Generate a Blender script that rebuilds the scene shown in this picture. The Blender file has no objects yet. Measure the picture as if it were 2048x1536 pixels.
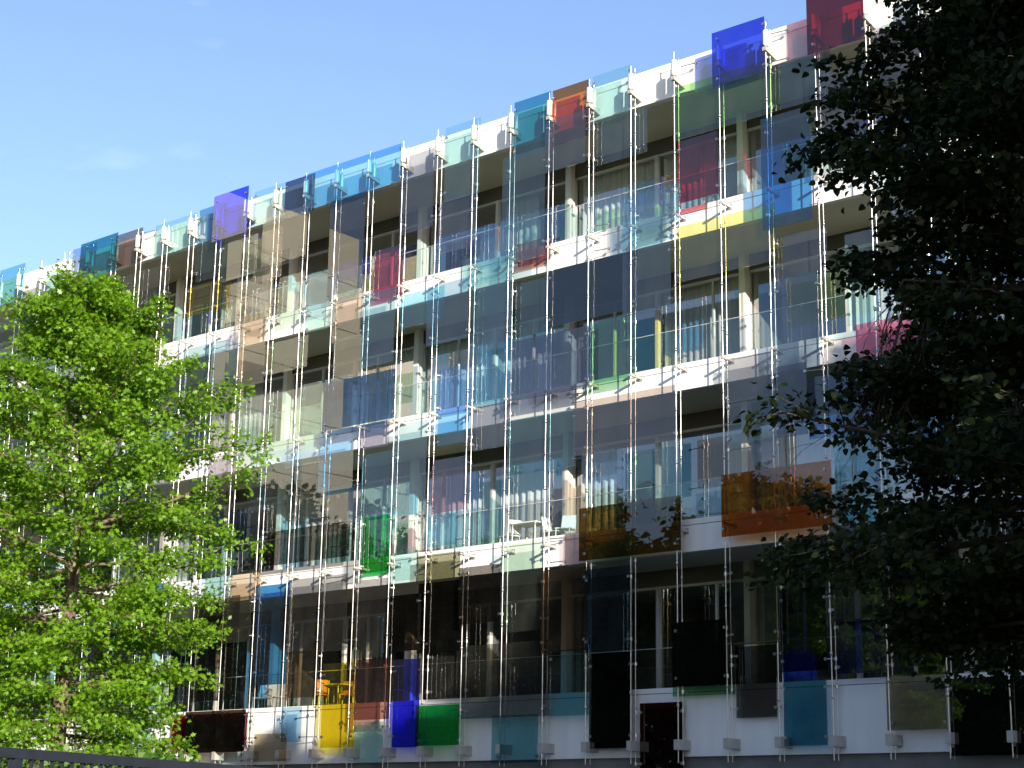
import bpy, math, random
import numpy as np
from mathutils import Vector, Matrix

random.seed(7)
SC = bpy.context.scene
COL = SC.collection
BAY = 1.4                      # metres between two rod pairs of the facade
ZB = 0.6                       # height of the rods' foot boxes above the building's ground
def bx_(i): return (i - 19) * BAY          # rod index -> x
def bz_(z): return z * BAY + ZB            # height in bays -> z
Y_OUT, Y_IN, Y_WALL = 0.0, 0.19, 0.42      # outer rod, inner rod, white bands
Y_WIN = 2.68                               # glazing line at the back of the loggias
SUN_DIR = Vector((0.835, -0.479, 0.268)).normalized()   # towards the sun

# ------------------------------------------------------------------ materials
def new_mat(name):
    m = bpy.data.materials.new(name); m.use_nodes = True
    nt = m.node_tree; nt.nodes.clear()
    out = nt.nodes.new('ShaderNodeOutputMaterial')
    return m, nt, out
def noise(nt, scale, detail=4, coord='Object', stretch=None):
    tc = nt.nodes.new('ShaderNodeTexCoord'); n = nt.nodes.new('ShaderNodeTexNoise')
    n.inputs['Scale'].default_value = scale; n.inputs['Detail'].default_value = detail
    if stretch:
        mp = nt.nodes.new('ShaderNodeMapping'); mp.inputs['Scale'].default_value = stretch
        nt.links.new(tc.outputs[coord], mp.inputs[0]); nt.links.new(mp.outputs[0], n.inputs['Vector'])
    else:
        nt.links.new(tc.outputs[coord], n.inputs['Vector'])
    return n
def surf(name, color, rough=0.6, metal=0.0, var=0.12, scale=1.5, bump=0.0, spec=0.5, stretch=None):
    m, nt, out = new_mat(name)
    b = nt.nodes.new('ShaderNodeBsdfPrincipled')
    b.inputs['Roughness'].default_value = rough; b.inputs['Metallic'].default_value = metal
    b.inputs['Specular IOR Level'].default_value = spec
    n = noise(nt, scale, 5, stretch=stretch)
    r = nt.nodes.new('ShaderNodeValToRGB')
    r.color_ramp.elements[0].position = 0.3; r.color_ramp.elements[1].position = 0.7
    c0 = [max(0, c * (1 - var)) for c in color]; c1 = [min(1, c * (1 + var)) for c in color]
    r.color_ramp.elements[0].color = (*c0, 1); r.color_ramp.elements[1].color = (*c1, 1)
    nt.links.new(n.outputs['Fac'], r.inputs[0]); nt.links.new(r.outputs[0], b.inputs['Base Color'])
    if bump:
        bp = nt.nodes.new('ShaderNodeBump'); bp.inputs['Strength'].default_value = bump
        bp.inputs['Distance'].default_value = 0.02
        n2 = noise(nt, scale * 12, 3); nt.links.new(n2.outputs['Fac'], bp.inputs['Height'])
        nt.links.new(bp.outputs[0], b.inputs['Normal'])
    nt.links.new(b.outputs[0], out.inputs[0])
    return m
def glass(name, tint, refl=1.8, ior=1.52, wave=0.0, dust=0.0):
    """clear tinted sheet: coloured transmission without bending, Fresnel reflection off its outer face"""
    m, nt, out = new_mat(name)
    tr = nt.nodes.new('ShaderNodeBsdfTransparent')
    tr.inputs[0].default_value = (*[math.sqrt(max(t, 0.0)) for t in tint], 1)
    gl = nt.nodes.new('ShaderNodeBsdfAnisotropic'); gl.inputs['Roughness'].default_value = 0.0
    gl.inputs[0].default_value = (1, 1, 1, 1)
    fr = nt.nodes.new('ShaderNodeFresnel'); fr.inputs['IOR'].default_value = ior
    geo = nt.nodes.new('ShaderNodeNewGeometry')
    inv = nt.nodes.new('ShaderNodeMath'); inv.operation = 'SUBTRACT'; inv.inputs[0].default_value = 1.0
    nt.links.new(geo.outputs['Backfacing'], inv.inputs[1])
    mul = nt.nodes.new('ShaderNodeMath'); mul.operation = 'MULTIPLY'; mul.inputs[1].default_value = refl
    nt.links.new(fr.outputs[0], mul.inputs[0])
    mu2 = nt.nodes.new('ShaderNodeMath'); mu2.operation = 'MULTIPLY'; mu2.use_clamp = True
    nt.links.new(mul.outputs[0], mu2.inputs[0]); nt.links.new(inv.outputs[0], mu2.inputs[1])
    mx = nt.nodes.new('ShaderNodeMixShader')
    nt.links.new(mu2.outputs[0], mx.inputs[0]); nt.links.new(tr.outputs[0], mx.inputs[1]); nt.links.new(gl.outputs[0], mx.inputs[2])
    if wave:
        n = noise(nt, 0.8, 1, stretch=(1, 1, 0.5)); bp = nt.nodes.new('ShaderNodeBump')
        bp.inputs['Strength'].default_value = 1.0; bp.inputs['Distance'].default_value = wave
        nt.links.new(n.outputs['Fac'], bp.inputs['Height']); nt.links.new(bp.outputs[0], gl.inputs['Normal'])
    if dust:
        df = nt.nodes.new('ShaderNodeBsdfDiffuse'); df.inputs[0].default_value = (0.55, 0.54, 0.50, 1)
        dn = noise(nt, 1.6, 6, stretch=(1.2, 1.2, 0.6)); dr = nt.nodes.new('ShaderNodeMapRange')
        dr.inputs['From Min'].default_value = 0.35; dr.inputs['From Max'].default_value = 0.8
        dr.inputs['To Min'].default_value = dust*0.6; dr.inputs['To Max'].default_value = dust*1.5
        nt.links.new(dn.outputs['Fac'], dr.inputs[0])
        m2 = nt.nodes.new('ShaderNodeMixShader'); nt.links.new(dr.outputs[0], m2.inputs[0])
        nt.links.new(mx.outputs[0], m2.inputs[1]); nt.links.new(df.outputs[0], m2.inputs[2]); mx = m2
    nt.links.new(mx.outputs[0], out.inputs[0])
    return m
def leaf_mat(name, c0, c1, trans=0.35, rough=0.4, spec=0.35):
    m, nt, out = new_mat(name)
    geo = nt.nodes.new('ShaderNodeNewGeometry')
    r = nt.nodes.new('ShaderNodeValToRGB')
    r.color_ramp.elements[0].color = (*c0, 1); r.color_ramp.elements[1].color = (*c1, 1)
    nt.links.new(geo.outputs['Random Per Island'], r.inputs[0])
    b = nt.nodes.new('ShaderNodeBsdfPrincipled'); b.inputs['Roughness'].default_value = rough
    b.inputs['Specular IOR Level'].default_value = spec
    nt.links.new(r.outputs[0], b.inputs['Base Color'])
    t = nt.nodes.new('ShaderNodeBsdfTranslucent')
    hs = nt.nodes.new('ShaderNodeHueSaturation'); hs.inputs['Hue'].default_value = 0.485
    hs.inputs['Saturation'].default_value = 1.15; hs.inputs['Value'].default_value = 1.25
    nt.links.new(r.outputs[0], hs.inputs['Color']); nt.links.new(hs.outputs[0], t.inputs[0])
    mx = nt.nodes.new('ShaderNodeMixShader'); mx.inputs[0].default_value = trans
    nt.links.new(b.outputs[0], mx.inputs[1]); nt.links.new(t.outputs[0], mx.inputs[2])
    nt.links.new(mx.outputs[0], out.inputs[0])
    return m

M = {
 'white': surf('white_enamel_panel', (0.79, 0.78, 0.75), 0.35, var=0.06, scale=1.0, stretch=(2.5, 2.5, 0.25)),
 'soffit': surf('soffit_plaster', (0.60, 0.575, 0.44), 0.8, var=0.06, scale=0.8),
 'lintel': surf('bronze_lintel', (0.10, 0.095, 0.075), 0.5, var=0.2),
 'frame': surf('aluminium_frame', (0.58, 0.57, 0.53), 0.45, metal=0.2, var=0.1),
 'column': surf('white_column_paint', (0.72, 0.71, 0.66), 0.5, var=0.05),
 'slab': surf('interior_slab', (0.42, 0.40, 0.36), 0.8, var=0.1),
 'inner': surf('interior_wall', (0.22, 0.22, 0.21), 0.8, var=0.2, scale=0.4),
 'base': surf('grey_stone_base', (0.16, 0.16, 0.155), 0.8, var=0.2, bump=0.3),
 'roof': surf('roof_gravel', (0.30, 0.29, 0.27), 0.9, var=0.25, scale=6, bump=0.4),
 'steel': surf('stainless_steel', (0.45, 0.44, 0.43), 0.32, metal=1.0, var=0.3, scale=3),
 'cast': surf('cast_aluminium', (0.46, 0.44, 0.40), 0.5, metal=0.35, var=0.15, scale=4, bump=0.1),
 'spring': surf('pale_spring_housing', (0.62, 0.61, 0.58), 0.35, metal=0.2, var=0.05),
 'curtain': surf('pale_curtain_cloth', (0.62, 0.63, 0.60), 0.9, var=0.1, scale=6, stretch=(8, 8, 0.3)),
 'darkcurtain': surf('shaded_olive_cloth', (0.16, 0.15, 0.10), 0.9, var=0.2, scale=6, stretch=(8, 8, 0.3)),  # olive cloth darkened to carry the shade of the unlit ground floor
 'paving': surf('pale_grey_paving', (0.30, 0.29, 0.28), 0.85, var=0.15, scale=2, bump=0.3),
 'clear': glass('clear_balustrade_glass', (0.86, 0.92, 0.90), 1.6),
 'pane': glass('window_glass', (0.56, 0.62, 0.63), 4.2, 1.6, wave=0.0006),
 'paintrail': surf('dark_blue_grey_paint', (0.016, 0.019, 0.030), 0.5, var=0.2, scale=8),
 'grass': surf('lawn', (0.05, 0.085, 0.025), 0.9, var=0.4, scale=2, bump=0.6),
 'asphalt': surf('asphalt', (0.05, 0.05, 0.05), 0.9, var=0.2, scale=5, bump=0.4),
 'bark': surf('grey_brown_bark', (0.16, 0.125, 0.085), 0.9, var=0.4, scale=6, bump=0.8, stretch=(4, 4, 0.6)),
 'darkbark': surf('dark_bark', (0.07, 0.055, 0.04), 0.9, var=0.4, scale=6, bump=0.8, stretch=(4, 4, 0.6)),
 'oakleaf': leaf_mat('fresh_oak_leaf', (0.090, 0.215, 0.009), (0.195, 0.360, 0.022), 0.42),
 'limeleaf': leaf_mat('shaded_lime_leaf', (0.010, 0.018, 0.007), (0.024, 0.036, 0.010), 0.2, 0.6, 0.15),  # leaf colour set near black to carry the tree's shade
 'farleaf': leaf_mat('street_tree_leaf', (0.035, 0.065, 0.014), (0.075, 0.110, 0.022), 0.25),
 'hedgeleaf': leaf_mat('hedge_leaf', (0.055, 0.130, 0.016), (0.095, 0.185, 0.025), 0.3),
 'beige': surf('beige_render', (0.60, 0.58, 0.47), 0.8, var=0.06, scale=0.3),
 'chairwhite': surf('white_chair_plastic', (0.74, 0.74, 0.70), 0.4, var=0.03),
 'chairblue': surf('royal_blue_upholstery', (0.01, 0.06, 0.62), 0.6, var=0.1),
 'orangeseat': surf('orange_wood_seat', (0.55, 0.20, 0.03), 0.5, var=0.15),
}

# ------------------------------------------------------------------ mesh helpers
class MB:
    def __init__(s): s.v = []; s.f = []; s.sm = []
    def add(s, vs, fs, smooth=False):
        o = len(s.v); s.v += [tuple(p) for p in vs]
        for f in fs: s.f.append(tuple(i + o for i in f)); s.sm.append(smooth)
    def box(s, x0, x1, y0, y1, z0, z1):
        s.add([(x0,y0,z0),(x1,y0,z0),(x1,y1,z0),(x0,y1,z0),(x0,y0,z1),(x1,y0,z1),(x1,y1,z1),(x0,y1,z1)],
              [(3,2,1,0),(4,5,6,7),(0,1,5,4),(1,2,6,5),(2,3,7,6),(3,0,4,7)])
    def hexa(s, p):   # 8 points, bottom ring then top ring
        s.add(p, [(3,2,1,0),(4,5,6,7),(0,1,5,4),(1,2,6,5),(2,3,7,6),(3,0,4,7)])
    def tube(s, pts, rads, n=8, cap=True):
        pts = [Vector(p) for p in pts]; rings = []
        for k, p in enumerate(pts):
            d = (pts[min(k+1, len(pts)-1)] - pts[max(k-1, 0)]).normalized()
            a = Vector((0,0,1)) if abs(d.z) < 0.9 else Vector((1,0,0))
            u = d.cross(a).normalized(); w = d.cross(u).normalized()
            rings.append([p + (u*math.cos(t) + w*math.sin(t))*rads[k] for t in [2*math.pi*j/n for j in range(n)]])
        vs = [q for r in rings for q in r]; fs = []
        for k in range(len(pts)-1):
            for j in range(n):
                a, b = k*n+j, k*n+(j+1) % n
                fs.append((a, a+n, b+n, b))
        s.add(vs, fs, True)
        if cap:
            s.add(rings[0], [tuple(range(n))]); s.add(rings[-1], [tuple(reversed(range(n)))])
    def mesh(s, name, mat):
        me = bpy.data.meshes.new(name); me.from_pydata(s.v, [], s.f)
        me.polygons.foreach_set('use_smooth', s.sm); me.materials.append(mat); me.update()
        return me
    def build(s, name, mat, parent=None, loc=(0,0,0)):
        o = bpy.data.objects.new(name, s.mesh(name, mat)); COL.objects.link(o)
        o.location = loc
        if parent: o.parent = parent
        return o
def empty(name, loc=(0,0,0), rz=0):
    o = bpy.data.objects.new(name, None); o.empty_display_size = 0.2
    COL.objects.link(o); o.location = loc; o.rotation_euler = (0,0,rz); return o
LABELS = {}
def tag(o, label, cat, group=None, kind=None):
    assert label not in LABELS or group, label
    LABELS[label] = 1
    n = len(label.replace(',', ' ').split()); assert 4 <= n <= 16, (n, label)
    o['label'] = label; o['category'] = cat
    if group: o['group'] = group
    if kind: o['kind'] = kind
    return o
def link(me, name, parent, loc=(0,0,0), rot=(0,0,0), scale=(1,1,1)):
    o = bpy.data.objects.new(name, me); COL.objects.link(o); o.parent = parent
    o.location = loc; o.rotation_euler = rot; o.scale = scale; return o
def ordinal(n):
    w = ['', 'first','second','third','fourth','fifth','sixth','seventh','eighth','ninth','tenth','eleventh','twelfth','thirteenth',
         'fourteenth','fifteenth','sixteenth','seventeenth','eighteenth','nineteenth','twentieth']
    if n <= 20: return w[n]
    if n == 30: return 'thirtieth'
    return ('twenty-' if n < 30 else 'thirty-') + w[n % 10]

# ------------------------------------------------------------------ sky, sun, camera
EL = math.asin(SUN_DIR.z); AZ = math.atan2(SUN_DIR.x, SUN_DIR.y)
w = bpy.data.worlds.new('World'); SC.world = w; w.use_nodes = True
nt = w.node_tree; nt.nodes.clear()
wo = nt.nodes.new('ShaderNodeOutputWorld'); bg = nt.nodes.new('ShaderNodeBackground')
sky = nt.nodes.new('ShaderNodeTexSky'); sky.sky_type = 'NISHITA'; sky.sun_disc = False
sky.sun_elevation = EL; sky.sun_rotation = AZ; sky.altitude = 300
sky.air_density = 1.0; sky.dust_density = 0.6; sky.ozone_density = 2.3
bg.inputs[1].default_value = 0.118
# a few thin wisps of cloud
tc = nt.nodes.new('ShaderNodeTexCoord'); mp = nt.nodes.new('ShaderNodeMapping')
mp.inputs['Scale'].default_value = (3, 3, 9); mp.inputs['Location'].default_value = (0.4, 0.2, 0.1)
nz = nt.nodes.new('ShaderNodeTexNoise'); nz.inputs['Scale'].default_value = 2.2; nz.inputs['Detail'].default_value = 7
cr = nt.nodes.new('ShaderNodeValToRGB'); cr.color_ramp.elements[0].position = 0.62; cr.color_ramp.elements[1].position = 0.90
cr.color_ramp.elements[1].color = (0.45, 0.45, 0.45, 1)
mixc = nt.nodes.new('ShaderNodeMix'); mixc.data_type = 'RGBA'
mixc.inputs['B'].default_value = (6.0, 6.2, 6.6, 1)
nt.links.new(tc.outputs['Generated'], mp.inputs[0]); nt.links.new(mp.outputs[0], nz.inputs['Vector'])
nt.links.new(nz.outputs['Fac'], cr.inputs[0]); nt.links.new(cr.outputs[0], mixc.inputs['Factor'])
tint = nt.nodes.new('ShaderNodeMix'); tint.data_type = 'RGBA'; tint.blend_type = 'MULTIPLY'; tint.inputs['Factor'].default_value = 1
tint.inputs['B'].default_value = (1.05, 0.985, 1.05, 1); nt.links.new(sky.outputs[0], tint.inputs['A'])
nt.links.new(tint.outputs['Result'], mixc.inputs['A']); nt.links.new(mixc.outputs['Result'], bg.inputs[0])
nt.links.new(bg.outputs[0], wo.inputs[0])

sl = bpy.data.lights.new('sun', 'SUN'); sl.energy = 4.6; sl.angle = math.radians(0.5); sl.color = (1.0, 0.90, 0.76)
so = bpy.data.objects.new('sun', sl); COL.objects.link(so); so.location = (60, -60, 60)
so.rotation_euler = SUN_DIR.to_track_quat('Z', 'Y').to_euler()

CAM_POS = Vector((19.85056569*BAY, -24.78822118*BAY, -1.52852298*BAY + ZB))
cd = bpy.data.cameras.new('camera'); cam = bpy.data.objects.new('camera', cd); COL.objects.link(cam)
cd.sensor_width = 36; cd.lens = 3551.8546*36/2048; cd.clip_end = 3000; cd.clip_start = 0.1
r_ = Vector((0.7550365, 0.65547328, 0.0165728)); u_ = Vector((0.14947952, -0.19668479, 0.96900514)); f_ = Vector((-0.6384166, 0.72915696, 0.24648402))
mw = Matrix((r_, u_, -f_)).transposed().to_4x4(); mw.translation = CAM_POS
cam.matrix_world = mw; SC.camera = cam
SC.view_settings.view_transform = 'Standard'; SC.view_settings.look = 'None'; SC.view_settings.gamma = 1
SC.view_settings.exposure = 1.1
SC.cycles.transparent_max_bounces = 48; SC.cycles.max_bounces = 10; SC.cycles.glossy_bounces = 4; SC.cycles.diffuse_bounces = 4
SC.cycles.caustics_reflective = False; SC.cycles.caustics_refractive = False
SC.cycles.sample_clamp_indirect = 6

# ------------------------------------------------------------------ terrain
def ground_z(y):
    pts = [(-400, -3.14), (-31, -3.14), (-27, -2.0), (-21, -1.6), (-15, -1.0), (-6, -0.4), (400, -0.4)]
    for (a, za), (b, zb) in zip(pts, pts[1:]):
        if y <= b: return za + (zb - za) * (y - a) / (b - a)
    return -0.4
ys = [-400, -200, -100, -60, -34, -31, -29, -27, -24, -21, -18, -15, -12, -9, -6, -3, 0.6, 20, 60, 150, 400]
xs = [-500, -250, -120, -80, -50, -30, -15, 0, 15, 30, 45, 70, 150, 500]
g = MB(); vs = [(x, y, ground_z(y)) for y in ys for x in xs]; nx = len(xs)
g.add(vs, [(j*nx+i, j*nx+i+1, (j+1)*nx+i+1, (j+1)*nx+i) for j in range(len(ys)-1) for i in range(nx-1)], False)
o = g.build('ground', M['grass']); o['kind'] = 'structure'
g = MB()
g.add([(-200,-40,-3.136),(200,-40,-3.136),(200,-31.5,-3.136),(-200,-31.5,-3.136)], [(0,1,2,3)])
o = g.build('road', M['asphalt']); o['kind'] = 'structure'
g = MB(); g.add([(-80,-6.0,-0.396),(40,-6.0,-0.396),(40,0.53,-0.396),(-80,0.53,-0.396)], [(0,1,2,3)])  # unseen grey paving, added to keep green lawn bounce off the base
o = g.build('added_pavement', M['paving']); o['kind'] = 'structure'

# ------------------------------------------------------------------ the building
X0, X1 = bx_(-9), bx_(34)
bld = empty('glass_fronted_building', ((X0+X1)/2, 0.6, 0))
tag(bld, 'long white five storey block with recessed windows behind coloured hanging glass panes', 'building')
def P(mb, name, mat, parent=bld):
    o = mb.build(name, mat); o.parent = parent
    o.matrix_parent_inverse = Matrix.Translation(bld.location).inverted() if parent is bld else Matrix.Identity(4)
    return o
BANDS = [(-0.182, 0.983), (3.305, 3.876), (6.216, 6.708), (9.07, 9.618), (11.896, 12.585)]   # bottom, top in bays
for k, (b, t) in enumerate(BANDS):
    zb, zt = bz_(b), bz_(t); zg = zt - (0.145 if k else 0.13)
    if k == 4: zg = zt - 0.21
    m = MB()
    m.box(X0, X1, Y_WALL, 0.60, zb, zg - 0.009)
    m.box(X0, X1, Y_WALL, 0.60, zg + 0.009, zt)
    P(m, 'facade_band', M['white'])
    c = MB(); c.box(X0+0.01, X1-0.01, Y_WALL + 0.03, 0.598, zg - 0.03, zg + 0.03)
    P(c, 'shadow_joint', M['lintel'])
    s = MB()
    if k == 0:
        s.box(X0+0.01, X1-0.01, 0.602, 12.0, zb, zt - 0.06)
    else:
        s.box(X0+0.01, X1-0.01, 0.602, 12.0, zb + 0.03, zt - 0.06)
    P(s, 'floor_slab' if k < 4 else 'roof_slab', M['slab'] if k < 4 else M['roof'])
    if k:
        s = MB(); s.box(X0+0.01, X1-0.01, 0.602, 2.60, zb + 0.004, zb + 0.028); P(s, 'soffit', M['soffit'])
        s = MB(); s.box(X0+0.01, X1-0.01, 2.602, 2.78, zb - 0.40, zb + 0.028)
        s.box(X0+0.01, X1-0.01, 2.58, 2.602, zb - 0.36, zb - 0.30)
        P(s, 'lintel', M['lintel'])
m = MB(); m.box(X0+0.05, X1-0.05, 0.55, 12.0, -0.8, bz_(-0.182) - 0.002); P(m, 'stone_base', M['base'])
m = MB(); m.box(X0, X0+0.25, 0.602, 12.1, bz_(-0.182), bz_(12.5)); P(m, 'end_wall', M['white'])
m = MB(); m.box(X1-0.25, X1, 0.602, 12.1, bz_(-0.182), bz_(12.5)); P(m, 'end_wall', M['white'])
m = MB(); m.box(X0+0.26, X1-0.26, 8.0, 8.2, bz_(0.9), bz_(12.0)); P(m, 'inner_wall', M['inner'])
m = MB(); m.box(X0, X1, 11.99, 12.1, bz_(-0.182), bz_(12.5)); P(m, 'rear_wall', M['white'])

# windows: one module is 2.94 m wide
MOD = 2.1 * BAY
rw = random.Random(3)
for k in range(4):
    zf, zh = bz_(BANDS[k][1]) - 0.055, bz_(BANDS[k+1][0]) - 0.405
    for j in range(-17, 7):
        x0 = 2.3*BAY + j*MOD; x1 = x0 + MOD
        if x0 > 17: continue
        if x1 < -33: continue
        f = MB()
        f.box(x0 - 0.055, x0 + 0.055, 2.62, 2.74, zf, zh)
        f.box(x0 + 0.056, x1 - 0.056, 2.64, 2.73, zh - 0.07, zh)
        f.box(x0 + 0.056, x1 - 0.056, 2.64, 2.73, zf, zf + 0.07)
        split = rw.random()
        if split < 0.6:
            xm = x0 + MOD * rw.choice([0.34, 0.5, 0.5, 0.62]); f.box(xm - 0.03, xm + 0.03, 2.645, 2.725, zf + 0.071, zh - 0.071)
        wn = P(f, 'window', M['frame'])
        p = MB(); p.add([(x0+0.05, Y_WIN, zf+0.06), (x1-0.05, Y_WIN, zf+0.06), (x1-0.05, Y_WIN, zh-0.06), (x0+0.05, Y_WIN, zh-0.06)], [(0,1,2,3)])
        po = p.build('pane', M['pane']); po.parent = wn
        rr = rw.random()
        if (k, j) in ((1, -5), (1, -6), (2, -4), (2, -5), (3, -2), (3, -1)): rr *= 0.2
        if (k, j) in ((3, -5), (3, -6)): rr = 0.99
        if rr < (0.34 if k == 0 else 0.66):
            a, b = (x0+0.1, x1-0.1) if rr < 0.22 else ((x0+0.1, x0+MOD*rw.uniform(.3,.5)) if rr < 0.47 else (x0+MOD*rw.uniform(.5,.7), x1-0.1))
            c = MB(); n = int((b-a)/0.035); pts = []
            for q in range(n+1):
                x = a + (b-a)*q/n
                pts.append((x, 2.92 + 0.045*math.sin(x*26 + 1.3*math.sin(x*5.0)) + 0.02*math.sin(x*61)))
            vs = [(x, y, zf+0.03) for x, y in pts] + [(x, y, zh+0.05) for x, y in pts]
            c.add(vs, [(q, q+1, q+n+2, q+n+1) for q in range(n)], True)
            co = c.build('curtain', M['darkcurtain' if k == 0 else 'curtain']); co.parent = wn
        if j % 2 == 0:
            c = MB(); c.box(x0-0.09, x0+0.09, 2.36, 2.575, zf, bz_(BANDS[k+1][0]) + 0.003); P(c, 'column', M['column'])
        if j % 3 == 0:
            c = MB(); c.box(x0-0.06, x0+0.06, 2.76, 7.99, zf, bz_(BANDS[k+1][0])+0.02); P(c, 'partition', M['inner'])
    # frameless balustrade at the loggia edge
    b = MB(); zt = bz_(BANDS[k][1])
    for i in range(-3, 31, 2):
        b.box(bx_(i)+0.01, bx_(i+2)-0.01, 0.66, 0.672, zt-0.05, zt+0.98)
    P(b, 'glass_balustrade', M['clear'])
    h = MB(); h.box(bx_(-3), bx_(31), 0.655, 0.677, zt+0.982, zt+0.996); P(h, 'balustrade_rail', M['frame'])

# ------------------------------------------------------------------ rod pairs
def lathe_tube(m, x, y, prof, n=12):
    m.tube([(x, y, z) for z, r in prof], [r for z, r in prof], n)
def rod_mesh(y, r, seed, top):
    rr = random.Random(seed); m = MB()
    z0, z1 = bz_(-0.30), bz_(top)
    lathe_tube(m, 0, y, [(z0, r), (z1, r)], 12)
    z = bz_(0.6) + rr.random()*0.5
    while z < z1 - 0.4:
        lathe_tube(m, 0, y, [(z-0.05, r*1.05), (z-0.04, r*2.1), (z+0.04, r*2.1), (z+0.05, r*1.05)], 10)
        z += rr.uniform(0.85, 1.9)
    return m.mesh('rod', M['steel'])
outer_meshes = [rod_mesh(0, 0.0138, s, 12.12) for s in range(5)]
inner_meshes = [rod_mesh(0, 0.0100, s+20, 12.02) for s in range(5)]
def spring_mesh(z0, z1, r):
    m = MB()
    lathe_tube(m, 0, 0, [(z0, r*0.5), (z0+0.015, r*0.92), (z0+0.05, r), (z1-0.05, r), (z1-0.015, r*0.92), (z1, r*0.5)], 16)
    return m.mesh('spring_housing', M['spring'])
spr_o, spr_i = spring_mesh(bz_(12.13), bz_(12.46), 0.080), spring_mesh(bz_(12.06), bz_(12.40), 0.068)
def tip_mesh(z0, z1):
    m = MB(); lathe_tube(m, 0, 0, [(z0-0.02, 0.013), (z1, 0.012)], 8)
    lathe_tube(m, 0, 0, [(z0+0.02, 0.024), (z0+0.05, 0.024)], 6); return m.mesh('threaded_tip', M['steel'])
tip_o, tip_i = tip_mesh(bz_(12.46), bz_(12.62)), tip_mesh(bz_(12.40), bz_(12.52))
m = MB()
za = bz_(12.115)
m.hexa([(-0.05,-0.08,za-0.10),(0.05,-0.08,za-0.10),(0.05,Y_WALL-0.002,za-0.20),(-0.05,Y_WALL-0.002,za-0.20),
        (-0.05,-0.08,za),(0.05,-0.08,za),(0.05,Y_WALL-0.002,za-0.01),(-0.05,Y_WALL-0.002,za-0.01)])
head_me = m.mesh('head_bracket', M['cast'])
m = MB(); m.box(-0.07, 0.07, -0.09, Y_WALL-0.002, bz_(-0.085), bz_(0.085)); m.box(-0.085, -0.0705, -0.07, 0.3, bz_(-0.07), bz_(0.07))
foot_me = m.mesh('foot_box', M['cast'])
m = MB(); m.box(-0.025, 0.025, -0.03, Y_WALL-0.02, -0.03, 0.03); m.box(-0.06, 0.06, Y_WALL-0.022, Y_WALL-0.002, -0.07, 0.07)
m.box(-0.04, 0.04, -0.045, 0.045, -0.028, 0.028); m.box(-0.04, 0.04, Y_IN-0.04, Y_IN+0.04, -0.028, 0.028)
arm_me = m.mesh('band_arm', M['cast'])
for i in range(-1, 30):
    t = empty('rod_pair', (bx_(i), 0, 0))
    tag(t, 'pair of slim steel rods hung from the roof edge, %s pair from the left' % ordinal(i+2), 'rod pair', 'steel rod pairs hung down the facade')
    link(outer_meshes[i % 5], 'rod', t); link(inner_meshes[(i*3+1) % 5], 'rod', t, (0, Y_IN, 0))
    link(spr_o, 'spring_housing', t); link(spr_i, 'spring_housing', t, (0, Y_IN, 0))
    link(tip_o, 'threaded_tip', t); link(tip_i, 'threaded_tip', t, (0, Y_IN, 0))
    link(head_me, 'head_bracket', t); link(foot_me, 'foot_box', t)
    for k in (1, 2, 3): link(arm_me, 'band_arm', t, (0, 0, bz_(BANDS[k][0] + 0.36)))

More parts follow.
